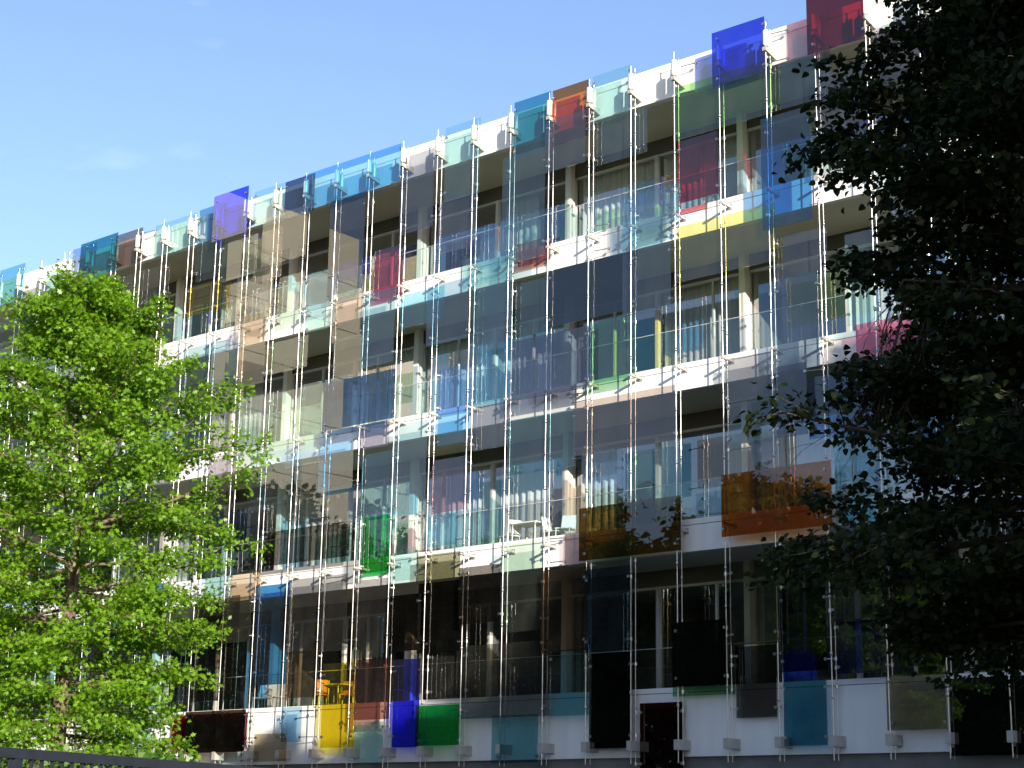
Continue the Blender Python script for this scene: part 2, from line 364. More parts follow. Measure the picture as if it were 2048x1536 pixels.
# ------------------------------------------------------------------ coloured glass panes
C = {  # tint of the whole pane, colour words
 'skyteal': ((.34,.70,.74), 'turquoise'), 'aqua': ((.66,.88,.86), 'pale aqua'), 'aqua2': ((.60,.85,.92), 'icy aqua'),
 'aquagrey': ((.60,.76,.76), 'greyish aqua'), 'peri': ((.50,.60,.82), 'periwinkle'), 'teal': ((.008,.30,.38), 'deep teal'),
 'teal2': ((.08,.40,.50), 'teal'), 'teal3': ((.09,.34,.44), 'petrol blue'), 'mauve': ((.35,.26,.24), 'mauve brown'),
 'mauve2': ((.62,.58,.64), 'pale mauve'), 'steel': ((.28,.50,.64), 'steel blue'), 'royal': ((.03,.05,.78), 'royal blue'),
 'royal2': ((.025,.07,.74), 'bright royal blue'), 'royal3': ((.02,.04,.42), 'dark royal blue'),
 'yellow': ((.85,.66,.05), 'mustard yellow'), 'yellow2': ((.80,.68,.01), 'strong yellow'), 'greige': ((.80,.74,.66), 'pale greige'),
 'navy': ((.06,.10,.19), 'navy'), 'navy2': ((.05,.08,.13), 'blackish navy'), 'navy3': ((.07,.13,.27), 'dark navy blue'),
 'navy4': ((.10,.22,.36), 'ink blue'), 'navy5': ((.05,.07,.18), 'midnight blue'), 'sky': ((.27,.60,.85), 'sky blue'),
 'sky2': ((.20,.50,.80), 'clear blue'), 'sky3': ((.42,.66,.86), 'light sky blue'), 'sky4': ((.20,.38,.66), 'dusky blue'),
 'slate': ((.52,.54,.58), 'slate grey'), 'slate2': ((.76,.77,.78), 'faint grey'), 'slate3': ((.46,.46,.46), 'neutral grey'),
 'slate4': ((.34,.37,.36), 'green grey'), 'dslate': ((.24,.25,.33), 'dark slate'), 'dslate2': ((.26,.33,.40), 'blue slate'),
 'crimson': ((.50,.04,.10), 'crimson'), 'crimson2': ((.58,.015,.05), 'ruby red'), 'greyaqua': ((.50,.69,.72), 'grey aqua'),
 'greyblue': ((.42,.58,.68), 'grey blue'), 'greyteal': ((.32,.58,.62), 'grey teal'), 'orange': ((.52,.15,.008), 'burnt orange'),
 'lime': ((.42,.80,.28), 'lime green'), 'lavender': ((.77,.78,.88), 'pale lavender'), 'dred': ((.24,.003,.012), 'dark red'),
 'pinkg': ((.82,.73,.76), 'pinkish grey'), 'blue': ((.05,.28,.60), 'cobalt blue'), 'blue2': ((.36,.56,.90), 'soft blue'),
 'blue3': ((.08,.30,.72), 'vivid blue'), 'brick': ((.50,.19,.16), 'brick red'), 'brick2': ((.40,.20,.17), 'brownish red'),
 'green': ((.008,.46,.08), 'emerald green'), 'green2': ((.33,.62,.38), 'soft green'), 'black': ((.010,.010,.009), 'black'),
 'black2': ((.05,.035,.02), 'brownish black'), 'black3': ((.06,.003,.003), 'blackish red'), 'black4': ((.02,.035,.015), 'greenish black'),
 'brown': ((.60,.50,.42), 'smoky brown'), 'brown2': ((.38,.27,.15), 'tobacco brown'), 'amber': ((.20,.125,.03), 'dark amber'),
 'mint': ((.72,.86,.77), 'pale mint'), 'khaki': ((.60,.50,.33), 'khaki'), 'magenta': ((.85,.22,.34), 'raspberry pink'),
 'smoke': ((.24,.22,.20), 'dark smoke'), 'tan': ((.76,.64,.50), 'sandy tan'), 'moss': ((.55,.74,.58), 'moss tinted'),
 'cyan': ((.42,.76,.86), 'cyan'), 'cyan2': ((.45,.68,.82), 'pale cyan'), 'paleblue': ((.62,.78,.88), 'powder blue'),
 'rose': ((.58,.33,.37), 'dusky rose'), 'olive2': ((.38,.38,.25), 'olive'), 'yellowgreen': ((.78,.78,.28), 'greenish yellow'), 'taupe': ((.32,.26,.20), 'taupe'),
}
PANELS = [
    (1, "skyteal", -1.00, 0.13, 11.74, 12.76),
    (1, "aqua", 1.14, 2.01, 11.76, 12.28),
    (2, "peri", 2.06, 3.06, 12.01, 12.74),
    (0, "teal", 2.75, 4.27, 11.78, 12.67),
    (1, "mauve", 4.03, 5.08, 11.79, 12.66),
    (2, "aqua", 5.42, 6.94, 11.81, 12.65),
    (2, "steel", 7.08, 8.05, 10.89, 12.68),
    (0, "royal", 7.90, 9.10, 11.64, 12.76),
    (1, "yellow", 6.83, 8.21, 10.03, 10.75),
    (2, "greige", 3.98, 6.09, 10.75, 11.59),
    (1, "aqua", 9.21, 10.23, 11.81, 12.61),
    (1, "navy", 10.22, 11.18, 11.73, 12.61),
    (0, "sky", 11.01, 13.98, 11.72, 12.56),
    (1, "dslate", 11.75, 12.83, 9.63, 11.80),
    (1, "slate", 13.88, 14.86, 10.56, 12.27),
    (2, "crimson", 13.05, 13.89, 9.32, 10.42),
    (1, "aqua", 15.15, 16.12, 11.00, 12.63),
    (1, "teal2", 17.03, 17.97, 11.48, 12.69),
    (0, "greyaqua", 16.86, 17.95, 9.27, 11.50),
    (1, "orange", 18.03, 18.92, 11.50, 12.67),
    (0, "slate", 17.95, 18.95, 10.93, 12.00),
    (1, "aqua", 19.03, 19.95, 11.74, 12.69),
    (2, "greyaqua", 18.95, 20.23, 10.90, 11.79),
    (1, "lime", 20.99, 23.07, 10.88, 11.92),
    (0, "royal2", 21.89, 23.01, 11.64, 12.70),
    (2, "lavender", 21.33, 22.40, 11.73, 12.45),
    (0, "dred", 23.89, 25.01, 11.69, 13.03),
    (2, "pinkg", 23.30, 24.19, 11.79, 12.52),
    (2, "steel", 22.94, 24.17, 10.96, 11.81),
    (0, "blue", 22.90, 23.90, 8.69, 10.75),
    (1, "crimson2", 21.04, 21.91, 9.64, 10.84),
    (1, "yellowgreen", 20.99, 23.08, 8.15, 9.20),
    (1, "greyblue", 19.76, 20.85, 7.73, 8.97),
    (1, "navy2", 17.96, 20.08, 7.85, 8.97),
    (0, "dslate", 17.20, 19.08, 6.50, 7.67),
    (1, "green2", 19.03, 20.04, 6.57, 7.76),
    (2, "greyteal", 17.02, 17.89, 7.82, 8.91),
    (1, "greyaqua", 15.97, 17.08, 7.63, 9.18),
    (2, "cyan", 15.95, 16.96, 6.65, 9.01),
    (0, "greyblue", 14.88, 16.01, 7.96, 9.21),
    (1, "cyan", 14.00, 15.24, 8.51, 9.22),
    (2, "aqua", 15.62, 16.97, 9.10, 9.71),
    (2, "brick", 17.03, 17.90, 9.25, 9.73),
    (2, "slate2", 19.30, 19.85, 9.09, 9.75),
    (1, "aqua2", 19.75, 20.89, 9.00, 9.61),
    (2, "greige", 20.01, 20.77, 9.16, 9.74),
    (0, "paleblue", 19.90, 21.17, 9.27, 9.99),
    (0, "tan", 9.10, 9.98, 7.99, 9.61),
    (1, "moss", 9.82, 11.23, 8.17, 8.88),
    (1, "aqua", 11.15, 12.02, 8.93, 9.50),
    (1, "brown", 11.95, 12.86, 8.56, 9.54),
    (0, "greyaqua", 13.03, 13.97, 7.81, 9.40),
    (0, "navy3", 11.92, 14.03, 6.62, 7.65),
    (0, "sky2", 11.87, 12.91, 5.31, 6.47),
    (0, "paleblue", 9.72, 11.07, 5.25, 6.39),
    (1, "paleblue", 10.68, 11.77, 5.99, 6.48),
    (1, "mauve2", 13.04, 13.80, 6.10, 6.63),
    (1, "aquagrey", 13.93, 14.87, 4.61, 6.48),
    (1, "sky", 15.15, 16.00, 5.90, 6.56),
    (2, "blue2", 15.02, 15.96, 6.60, 7.51),
    (2, "slate", 15.96, 16.89, 5.72, 6.67),
    (2, "slate2", 16.96, 18.52, 6.26, 6.65),
    (0, "brown", 18.72, 21.03, 5.23, 6.23),
    (1, "greyteal", 17.00, 18.65, 5.08, 6.16),
    (1, "rose", 15.05, 16.00, 4.56, 5.62),
    (2, "cyan", 14.75, 15.64, 3.93, 4.54),
    (1, "aqua", 14.04, 14.69, 3.31, 3.94),
    (1, "olive2", 14.67, 15.82, 3.25, 3.76),
    (1, "mint", 16.89, 17.93, 2.12, 3.77),
    (2, "pinkg", 18.30, 18.83, 3.28, 3.87),
    (0, "amber", 18.87, 21.12, 3.28, 4.24),
    (0, "orange", 21.97, 24.12, 3.42, 4.49),
    (1, "smoke", 10.16, 12.76, 3.93, 4.66),
    (2, "green", 13.01, 13.84, 3.56, 4.72),
    (0, "tan", 9.24, 10.24, 3.26, 3.86),
    (1, "blue", 9.89, 11.02, 1.43, 3.52),
    (1, "slate3", 10.96, 12.75, 2.03, 3.58),
    (1, "black2", 14.00, 14.78, 1.92, 3.02),
    (1, "black2", 14.74, 15.86, 1.85, 3.21),
    (0, "brown2", 17.99, 19.05, 1.68, 3.18),
    (0, "navy4", 19.03, 20.04, 1.63, 3.11),
    (1, "black", 19.03, 19.95, -0.03, 1.62),
    (2, "black3", 20.05, 20.95, -0.45, 0.73),
    (0, "black4", 20.93, 22.02, 0.96, 2.04),
    (2, "green2", 20.75, 22.02, 0.82, 1.36),  # green shadow strip below the black pane, put in as a sheet
    (2, "smoke", 22.05, 22.84, 0.42, 1.59),
    (1, "teal3", 23.05, 23.85, -0.06, 0.99),
    (1, "taupe", 24.92, 25.93, 0.14, 0.99),
    (1, "black", 25.99, 27.25, -0.26, 0.89),
    (1, "navy5", 23.02, 23.88, 1.12, 2.46),
    (1, "royal3", 24.06, 24.98, 1.04, 1.90),
    (0, "olive2", 22.13, 23.08, 1.59, 2.98),
    (1, "yellow2", 12.15, 13.10, 0.11, 1.78),
    (1, "sky3", 10.93, 11.56, 0.25, 0.95),
    (0, "khaki", 10.29, 11.28, -0.14, 0.42),
    (0, "brick2", 13.21, 14.18, 0.62, 1.80),
    (2, "aqua", 12.99, 13.80, -0.20, 0.60),
    (1, "royal", 14.16, 14.86, 0.08, 1.76),
    (0, "green", 14.90, 16.03, 0.09, 0.84),
    (1, "slate4", 15.96, 18.11, 0.57, 1.93),
    (1, "greyteal", 18.10, 19.01, 0.56, 1.73),
    (0, "greyteal", 16.85, 17.95, -0.25, 0.60),
    (2, "dred", 7.23, 9.74, 0.18, 0.90),
    (0, "black2", 8.00, 9.96, 0.07, 0.94),
    (1, "aqua", 8.77, 9.79, -0.13, 0.06),
    (1, "blue3", 5.47, 6.99, 3.14, 3.85),
    (1, "mint", 9.04, 10.19, 6.41, 7.75),
    (1, "mint", 10.09, 11.79, 6.48, 7.73),
    (2, "greige", 8.16, 8.73, 9.68, 10.60),
    (0, "greige", 8.97, 10.16, 9.46, 10.46),
    (1, "mint", 10.20, 11.02, 9.36, 10.36),
    (1, "cyan2", 11.07, 11.81, 9.42, 10.23),
    (1, "steel", 7.77, 8.61, 8.16, 9.23),
    (2, "lavender", 8.35, 8.98, 8.24, 9.42),
    (1, "mint", 8.14, 9.38, 10.65, 11.59),
    (2, "tan", 9.14, 10.10, 10.46, 11.63),
    (0, "greige", 9.70, 11.18, 10.66, 11.82),
    (1, "paleblue", 16.03, 16.88, 9.35, 10.22),
    (0, "dslate2", 23.16, 23.97, 6.10, 7.75),
    (1, "slate3", 22.00, 23.06, 5.76, 6.55),
    (0, "dslate", 23.12, 23.71, 4.98, 6.21),
    (1, "sky4", 23.66, 24.84, 4.91, 5.96),
    (1, "magenta", 24.59, 25.90, 6.16, 6.72),
    (1, "aqua", 24.44, 25.04, 6.72, 8.31),
    (2, "cyan", 24.04, 24.77, 3.47, 5.90),
    (1, "paleblue", 25.06, 25.92, 4.76, 5.88),
    (1, "aqua", 25.34, 26.20, 8.36, 9.52),
    (2, "slate", 24.96, 25.97, 10.82, 11.94),
    (1, "cyan2", 25.90, 26.71, 6.42, 7.75),
    (2, "mauve2", 22.40, 22.98, 4.07, 5.09),
    (1, "mint", 20.48, 21.02, 3.83, 5.32),
    (2, "paleblue", 18.85, 19.85, 4.19, 5.09),
    (2, "aqua", 18.99, 19.85, 3.16, 3.64),
    (1, "brown2", 4.73, 6.06, 9.22, 10.37),
    (2, "aqua", 3.68, 4.92, 8.38, 9.38),
    (1, "greyaqua", 5.75, 7.06, 7.81, 8.94),
    (1, "aqua", 0.81, 2.33, 7.73, 9.49),
    (2, "paleblue", -0.56, 0.70, 7.71, 9.19),
    (0, "slate", 2.34, 3.77, 9.00, 10.51),
    (1, "tan", 0.30, 1.96, 5.15, 6.96),
    (1, "greyaqua", 2.03, 3.74, 4.63, 6.14),
    (2, "paleblue", 0.27, 1.92, 3.34, 4.45),
    (1, "navy3", 3.70, 5.22, 5.20, 6.56),
    (1, "slate3", 5.31, 6.75, 4.60, 6.38),
    (1, "steel", 2.54, 4.35, 1.34, 3.17),
    (1, "greyteal", 5.90, 7.12, 1.02, 2.40),
    (2, "aqua", 5.18, 6.54, -0.04, 0.87),
    (1, "lavender", 23.79, 24.22, 1.81, 2.81),
    (1, "smoke", 25.15, 25.94, 1.10, 2.77),
    (1, "moss", 19.95, 20.43, 4.16, 5.16),
    (2, "slate2", 12.49, 13.05, 3.43, 4.30),
    (1, "aqua", 8.24, 9.14, 3.40, 4.57),
    (1, "smoke", 8.01, 9.46, 1.16, 3.38),
    (2, "mauve2", 7.99, 8.95, 5.41, 6.60),
    (2, "slate4", -0.99, 0.06, 1.91, 3.40),
    (2, "greyblue", -0.94, 0.01, 3.95, 5.58),
    (1, "paleblue", -1.01, -0.04, 6.80, 7.76),
    (1, "paleblue", -1.05, 0.04, 9.65, 11.27),
    (1, "smoke", -0.02, 1.06, 1.60, 3.39),
    (2, "greyblue", 0.04, 1.04, 6.91, 7.76),
    (0, "slate3", -0.01, 1.00, 10.40, 11.90),
    (1, "pinkg", 1.01, 1.98, 6.91, 7.78),
    (0, "paleblue", 1.01, 2.04, 9.65, 10.88),
    (0, "smoke", 2.01, 3.03, 2.30, 3.40),
    (0, "paleblue", 2.01, 3.00, 8.08, 9.05),
    (2, "greyteal", 2.01, 3.02, 10.67, 11.90),
    (1, "greyblue", 3.02, 3.96, 3.95, 4.68),
    (0, "aquagrey", 3.03, 3.94, 10.69, 11.83),
    (1, "dslate", 4.00, 4.94, 2.40, 3.40),
    (2, "slate2", 3.97, 5.00, 6.80, 7.95),
    (0, "pinkg", 4.04, 4.97, 9.66, 10.80),
    (1, "greyteal", 4.96, 6.03, 1.44, 3.19),
    (1, "aquagrey", 4.99, 5.97, 3.95, 4.65),
    (1, "greyblue", 4.99, 6.03, 6.80, 8.09),
    (1, "slate2", 5.99, 6.98, 3.95, 4.65),
    (0, "paleblue", 5.98, 6.96, 6.80, 7.86),
    (1, "greyaqua", 6.97, 7.96, 7.64, 9.25),
    (2, "slate2", 8.00, 9.02, 6.80, 8.19),
    (0, "olive2", 9.05, 9.98, 2.35, 3.31),
    (2, "mint", 10.04, 10.97, 4.61, 5.30),
    (1, "brown2", 11.03, 11.98, 1.13, 2.08),
    (1, "slate2", 10.98, 11.98, 4.82, 6.04),
    (1, "slate3", 12.00, 13.04, 4.61, 5.36),
    (1, "slate", 12.05, 12.95, 7.60, 8.61),
    (1, "slate3", 13.00, 13.98, 1.84, 3.40),
    (1, "greyteal", 13.00, 13.99, 4.67, 6.00),
    (2, "slate3", 14.98, 16.04, 1.00, 1.90),
    (1, "lavender", 15.00, 16.05, 9.91, 11.05),
    (0, "smoke", 15.94, 17.00, 2.32, 3.40),
    (1, "aquagrey", 22.04, 23.04, 5.04, 5.81),
    (2, "olive2", 22.98, 24.00, 2.41, 3.33),
    (2, "lavender", 23.00, 24.02, 7.70, 8.61),
    (0, "dslate", 24.06, 25.04, 1.85, 3.40),
    (1, "slate", 23.96, 25.01, 9.65, 11.32),
    (0, "lavender", 25.05, 25.95, 6.80, 7.76),
]
GM = {k: glass('glass_' + v[1].replace(' ', '_'), v[0], wave=0.0004, dust=0.004 if max(v[0]) < 0.3 else 0.016) for k, v in C.items()}
def row_words(z):
    if z > 11.2: return 'at the roof edge'
    if z > 10.35: return 'before the upper top floor windows'
    if z > 9.7: return 'before the lower top floor windows'
    if z > 8.75: return 'over the highest white band'
    if z > 7.6: return 'before the upper third floor windows'
    if z > 6.85: return 'before the lower third floor windows'
    if z > 5.9: return 'over the middle white band'
    if z > 4.75: return 'before the upper second floor windows'
    if z > 4.05: return 'before the lower second floor windows'
    if z > 3.1: return 'over the lowest white band'
    if z > 2.1: return 'before the upper ground floor windows'
    if z > 1.1: return 'before the lower ground floor windows'
    return 'at the white plinth'
LY = {0: -0.077, 1: 0.095, 2: 0.273}
placed = []
TH = 0.014
for (l, c, x0, x1, z0, z1) in PANELS:
    # panes of one layer that overlap hang one behind the other
    lane = 0
    while any(q[0] == l and q[5] == lane and q[1] < x1 and q[2] > x0 and q[3] < z1 and q[4] > z0 for q in placed): lane += 1
    placed.append((l, x0, x1, z0, z1, lane))
    y = LY[l] + (-0.024 if l == 0 else 0.024) * lane
    wd, ht = (x1-x0)*BAY, (z1-z0)*BAY
    m = MB(); m.box(0, wd, -TH/2, TH/2, 0, ht)
    o = m.build('glass_sheet', GM[c], None, (bx_(x0), y, bz_(z0)))
    rt = random.Random(len(placed)); o.rotation_euler = (rt.uniform(-.004, .004), 0, rt.uniform(-.006, .006))
    size = 'wide ' if wd > 2.3 else 'tall ' if ht > 1.75 else 'shallow ' if ht < 0.85 else ''
    n = max(1, round((x0+x1)/2 + 0.01) + 2)
    lab = '%s%s pane %s, %s rod pair from left' % (size, C[c][1], row_words((z0+z1)/2), ordinal(n))
    if lab in LABELS: lab = lab.replace(' pane ', ' rear pane ')
    tag(o, lab, 'glass pane', 'coloured glass panes hung on the rods')
    yr = Y_OUT if l == 0 else Y_IN
    rr = 0.021 if l == 0 else 0.0165
    for side, xe in ((0, x0), (1, x1)):
        ri = round(xe)
        if abs(ri - xe) > 0.5: continue
        dx = (ri - xe) * BAY; xl = 0 if side == 0 else wd
        ins = 0.035 if side == 0 else -0.035
        if (dx > 0) == (side == 0) and abs(dx) > 0.05: ins = dx   # the rod stands before the pane
        for fz in (0.13, 0.87):
            k = MB(); z = ht * fz
            k.tube([(xl+dx, yr-y, z-0.04), (xl+dx, yr-y, z+0.04)], [rr+0.02]*2, 10)
            k.tube([(xl+dx, yr-y, z), (xl+ins, (0.02 if yr > y else -0.02), z)], [0.013, 0.013], 8)
            k.tube([(xl+ins, -0.022, z), (xl+ins, 0.022, z)], [0.036, 0.036], 12)
            k.build('clamp', M['steel'], o)

# ------------------------------------------------------------------ furniture on the loggias
def make_chair(loc, rz, label, mat, backmat, group):
    t = empty('chair', loc, rz); tag(t, label, 'chair', group)
    s = MB(); s.box(-0.22, 0.22, -0.22, 0.22, 0.43, 0.46); s.build('seat', backmat, t)
    b = MB()
    b.hexa([(-0.21,0.20,0.50),(0.21,0.20,0.50),(0.21,0.225,0.50),(-0.21,0.225,0.50),(-0.20,0.27,0.86),(0.20,0.27,0.86),(0.20,0.295,0.86),(-0.20,0.295,0.86)])
    b.build('backrest', backmat, t)
    for sx in (-1, 1):
        for sy in (-1, 1):
            l = MB(); top = (sx*0.19, sy*0.19, 0.43)
            pts = [(sx*0.21, sy*0.22, 0.0), top]
            if sy > 0: pts += [(sx*0.20, 0.23, 0.52), (sx*0.19, 0.285, 0.84)]
            l.tube(pts, [0.013]*len(pts), 8); l.build('leg', mat, t)
    return t
def make_table(loc, label, mat):
    t = empty('table', loc); tag(t, label, 'table')
    s = MB(); s.box(-0.45, 0.45, -0.35, 0.35, 0.71, 0.74); s.build('tabletop', mat, t)
    for sx in (-1, 1):
        for sy in (-1, 1):
            l = MB(); l.tube([(sx*0.41, sy*0.31, 0), (sx*0.40, sy*0.30, 0.709)], [0.018]*2, 8); l.build('leg', mat, t)
z2 = bz_(3.876) - 0.058; z0_ = bz_(0.983) - 0.058
make_table((-2.35*BAY, 1.2*BAY, z2), 'white table on the second floor loggia behind pale mint glass', M['chairwhite'])
make_chair((-2.85*BAY, 1.15*BAY, z2), -1.9, 'white chair left of the table on the second floor loggia', M['chairwhite'], M['chairwhite'], 'white chairs on the loggia')
make_chair((-1.80*BAY, 1.25*BAY, z2), 1.7, 'white chair close right of the table on the second floor loggia', M['chairwhite'], M['chairwhite'], 'white chairs on the loggia')
make_chair((-1.40*BAY, 1.10*BAY, z2), 0.3, 'white chair furthest right on the second floor loggia', M['chairwhite'], M['chairwhite'], 'white chairs on the loggia')
make_chair((-7.85*BAY, 0.95*BAY, z0_), -2.2, 'chair with orange seat left on the ground floor behind yellow glass', M['chairwhite'], M['orangeseat'], 'orange chairs on the ground floor')
make_chair((-7.35*BAY, 1.25*BAY, z0_), 0.6, 'chair with orange seat right of the ground floor table', M['chairwhite'], M['orangeseat'], 'orange chairs on the ground floor')
make_table((-7.55*BAY, 1.1*BAY, z0_), 'white table between orange chairs on the ground floor', M['chairwhite'])
make_chair((-9.70*BAY, 0.95*BAY, z0_), 0.4, 'white chair leftmost on the ground floor loggia near khaki glass', M['chairwhite'], M['chairwhite'], 'white chairs on the ground floor')
make_chair((-9.15*BAY, 1.0*BAY, z0_), -0.5, 'white chair behind light blue glass on the ground floor loggia', M['chairwhite'], M['chairwhite'], 'white chairs on the ground floor')
t = empty('armchair', (3.55*BAY, 1.35*BAY, z0_), 0.5)
tag(t, 'rounded royal blue armchair on the ground floor loggia', 'armchair')
s = MB(); n = 14
for a in range(n):       # tub-shaped back with a rounded top
    t0, t1 = math.radians(-20 + 220*a/n), math.radians(-20 + 220*(a+1)/n)
    def hh(tt): return 0.62 + 0.42*max(0, math.sin(tt))**0.7
    def q(tt, r, z): return (r*math.cos(tt), r*math.sin(tt), z)
    s.hexa([q(t0,.32,.12), q(t1,.32,.12), q(t1,.42,.12), q(t0,.42,.12), q(t0,.32,hh(t0)), q(t1,.32,hh(t1)), q(t1,.42,hh(t1)), q(t0,.42,hh(t0))])
s.build('backrest', M['chairblue'], t)
s = MB(); s.tube([(0,0,0.2),(0,0,0.24),(0,0,0.44),(0,0,0.47)], [0.26,0.31,0.31,0.27], 20); s.build('seat', M['chairblue'], t)
for sx, sy in ((-1,-1),(1,-1),(-1,1),(1,1)):
    l = MB(); l.tube([(sx*.24, sy*.2, 0), (sx*.2, sy*.17, .21)], [.012,.02], 8); l.build('leg', M['frame'], t)

# ------------------------------------------------------------------ trees
def leaf_cloud(name, mat, pos, dirs, size, outline, seed, upbias=0.6, fold=0.18):
    """one mesh of many separate leaves; pos, dirs: arrays (n,3)"""
    rg = np.random.default_rng(seed); n = len(pos); k = len(outline)
    d = dirs + rg.normal(0, 0.55, (n, 3)); d /= np.linalg.norm(d, axis=1)[:, None] + 1e-9
    up = np.array([0, 0, upbias]) + rg.normal(0, 0.5, (n, 3))
    w = np.cross(up, d); w /= np.linalg.norm(w, axis=1)[:, None] + 1e-9
    nn = np.cross(d, w)
    s = size * rg.uniform(0.65, 1.25, n)
    ol = np.array(outline)
    V = (pos[:, None, :] + d[:, None, :]*(ol[None, :, 0, None]*s[:, None, None]) + w[:, None, :]*(ol[None, :, 1, None]*s[:, None, None])
         + nn[:, None, :]*((-fold*ol[None, :, 0, None]**2 + fold*1.6*np.abs(ol[None, :, 1, None]))*s[:, None, None]))
    V = V.reshape(-1, 3)
    me = bpy.data.meshes.new(name)
    me.vertices.add(n*k); me.vertices.foreach_set('co', V.ravel())
    me.loops.add(n*k); me.loops.foreach_set('vertex_index', np.arange(n*k, dtype=np.int32))
    me.polygons.add(n); me.polygons.foreach_set('loop_start', np.arange(0, n*k, k, dtype=np.int32))
    me.update(calc_edges=True); me.validate(); me.materials.append(mat)
    return me
OAK = [(0,0.02),(.16,.06),(.28,.36),(.40,.10),(.58,.40),(.70,.12),(1,0),(.70,-.12),(.58,-.40),(.40,-.10),(.28,-.36),(.16,-.06),(0,-0.02)]
LIME = [(0,0),(.10,.28),(.35,.40),(.70,.27),(1,0),(.70,-.27),(.35,-.40),(.10,-.28)]
SIMPLE = [(0,0),(.4,.38),(1,0),(.4,-.38)]
def make_tree(name, base, H, radius, n_prim, seed, bark, leafm, outline, leaf, z_lo=0.08, per_node=9, rise=(0.5,-0.15), n_sec=10, trunk_r=0.16, sec_len=0.8, spread=0.12, squash=0.35, lean=(0,0), prune=None, bare=None, upbias=0.6):
    rg = random.Random(seed); t = empty(name, base)
    tm = MB(); P_, D_ = [], []
    pts, rad = [], []
    for k in range(9):
        f = k/8; pts.append((lean[0]*f*H + 0.12*math.sin(f*5+seed)*f, lean[1]*f*H + 0.10*math.cos(f*4+seed)*f, f*H*0.97)); rad.append(trunk_r*(1-f)**0.8 + 0.015)
    tm.tube(pts, rad, 10)
    def trunk_at(f):
        f = min(max(f/0.97, 0), 0.999); k = int(f*8); q = f*8-k
        return Vector(pts[k]).lerp(Vector(pts[k+1]), q)
    for k in range(n_prim):
        f = z_lo + (0.97-z_lo)*min(1, max(0, (k+rg.uniform(-4, 5))/n_prim))
        az = k*2.39996 + rg.uniform(-.4, .4); L = radius(f)*rg.uniform(0.62, 1.08)
        if L < 0.15: L = 0.15
        p0 = trunk_at(f); el = rise[1] + (rise[0]-rise[1])*f + rg.uniform(-.15, .15)
        d0 = Vector((math.cos(az)*math.cos(el), math.sin(az)*math.cos(el), math.sin(el)))
        bp = [p0]; d = d0.copy(); ns = 6
        for q in range(ns):
            d = (d + Vector((rg.uniform(-.16,.16), rg.uniform(-.16,.16), rg.uniform(-.10,.08)))).normalized()
            bp.append(bp[-1] + d*(L/ns))
        r0 = min(trunk_r*0.30, 0.010 + 0.012*L)
        tm.tube(bp, [r0*(1-0.85*q/ns) for q in range(ns+1)], 6, cap=False)
        for s in range(n_sec):
            g = 0.22 + 0.78*(s + rg.random())/n_sec
            qi = min(int(g*ns), ns-1); b = bp[qi].lerp(bp[qi+1], g*ns-qi)
            side = 1 if s % 2 else -1; a2 = az + side*rg.uniform(.4, 1.3)
            l2 = sec_len*rg.uniform(.45, 1.1)*(1.15-0.6*g)*min(1, 0.4+L/2)
            e2 = el*0.5 + rg.uniform(-.35, .3)
            d2 = Vector((math.cos(a2)*math.cos(e2), math.sin(a2)*math.cos(e2), math.sin(e2)))
            tip = b + d2*l2
            tm.tube([b, b.lerp(tip, .5) + Vector((0,0,.02)), tip], [0.008, 0.006, 0.003], 4, cap=False)
            if bare and bare(Vector(base)+tip): continue
            for q in range(3):
                c = b.lerp(tip, 0.35 + 0.33*q)
                if prune and prune(Vector(base)+c): continue
                for _ in range(per_node):
                    P_.append((c.x + rg.gauss(0, spread), c.y + rg.gauss(0, spread), c.z + rg.gauss(0, spread*squash)))
                    dd = d2 + Vector((rg.uniform(-.7,.7), rg.uniform(-.7,.7), rg.uniform(-.55,.1))); D_.append(tuple(dd))
    tm.build('trunk', bark, t)
    me = leaf_cloud('crown', leafm, np.array(P_), np.array(D_), leaf, outline, seed, upbias)
    o = bpy.data.objects.new('crown', me); COL.objects.link(o); o.parent = t
    return t
def envelope(pts):
    def f(x):
        for (a, ra), (b, rb) in zip(pts, pts[1:]):
            if x <= b: return ra + (rb-ra)*(x-a)/(b-a)
        return pts[-1][1]
    return f
# the sunlit oak in front, at the left
oak_base = (-0.6, -14.9, ground_z(-14.9))
t = make_tree('oak_tree', oak_base, 9.75, envelope([(0,2.6),(.3,2.75),(.385,3.0),(.5,3.6),(.62,3.5),(.7,2.9),(.76,2.1),(.83,1.3),(.9,1.5),(.95,.8),(1,.3)]), 135, 11, M['bark'], M['oakleaf'], OAK, 0.108,
              z_lo=0.05, per_node=19, rise=(0.5, -0.1), n_sec=11, trunk_r=0.15, sec_len=0.85, spread=0.115, squash=0.7, upbias=0.1)
tag(t, 'sunlit bright green oak tree standing before the left end of the facade', 'tree')
# the dark lime tree close by on the right
lime_base = (20.5, -18.3, ground_z(-18.3))
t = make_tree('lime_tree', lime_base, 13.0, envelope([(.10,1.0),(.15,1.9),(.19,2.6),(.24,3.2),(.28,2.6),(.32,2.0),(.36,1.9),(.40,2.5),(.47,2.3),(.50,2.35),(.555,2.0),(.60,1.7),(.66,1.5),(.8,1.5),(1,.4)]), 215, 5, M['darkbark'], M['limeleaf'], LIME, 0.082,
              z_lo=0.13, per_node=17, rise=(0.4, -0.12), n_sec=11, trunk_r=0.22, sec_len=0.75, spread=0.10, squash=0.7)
tag(t, 'dark shaded lime tree reaching in from the right edge', 'tree')

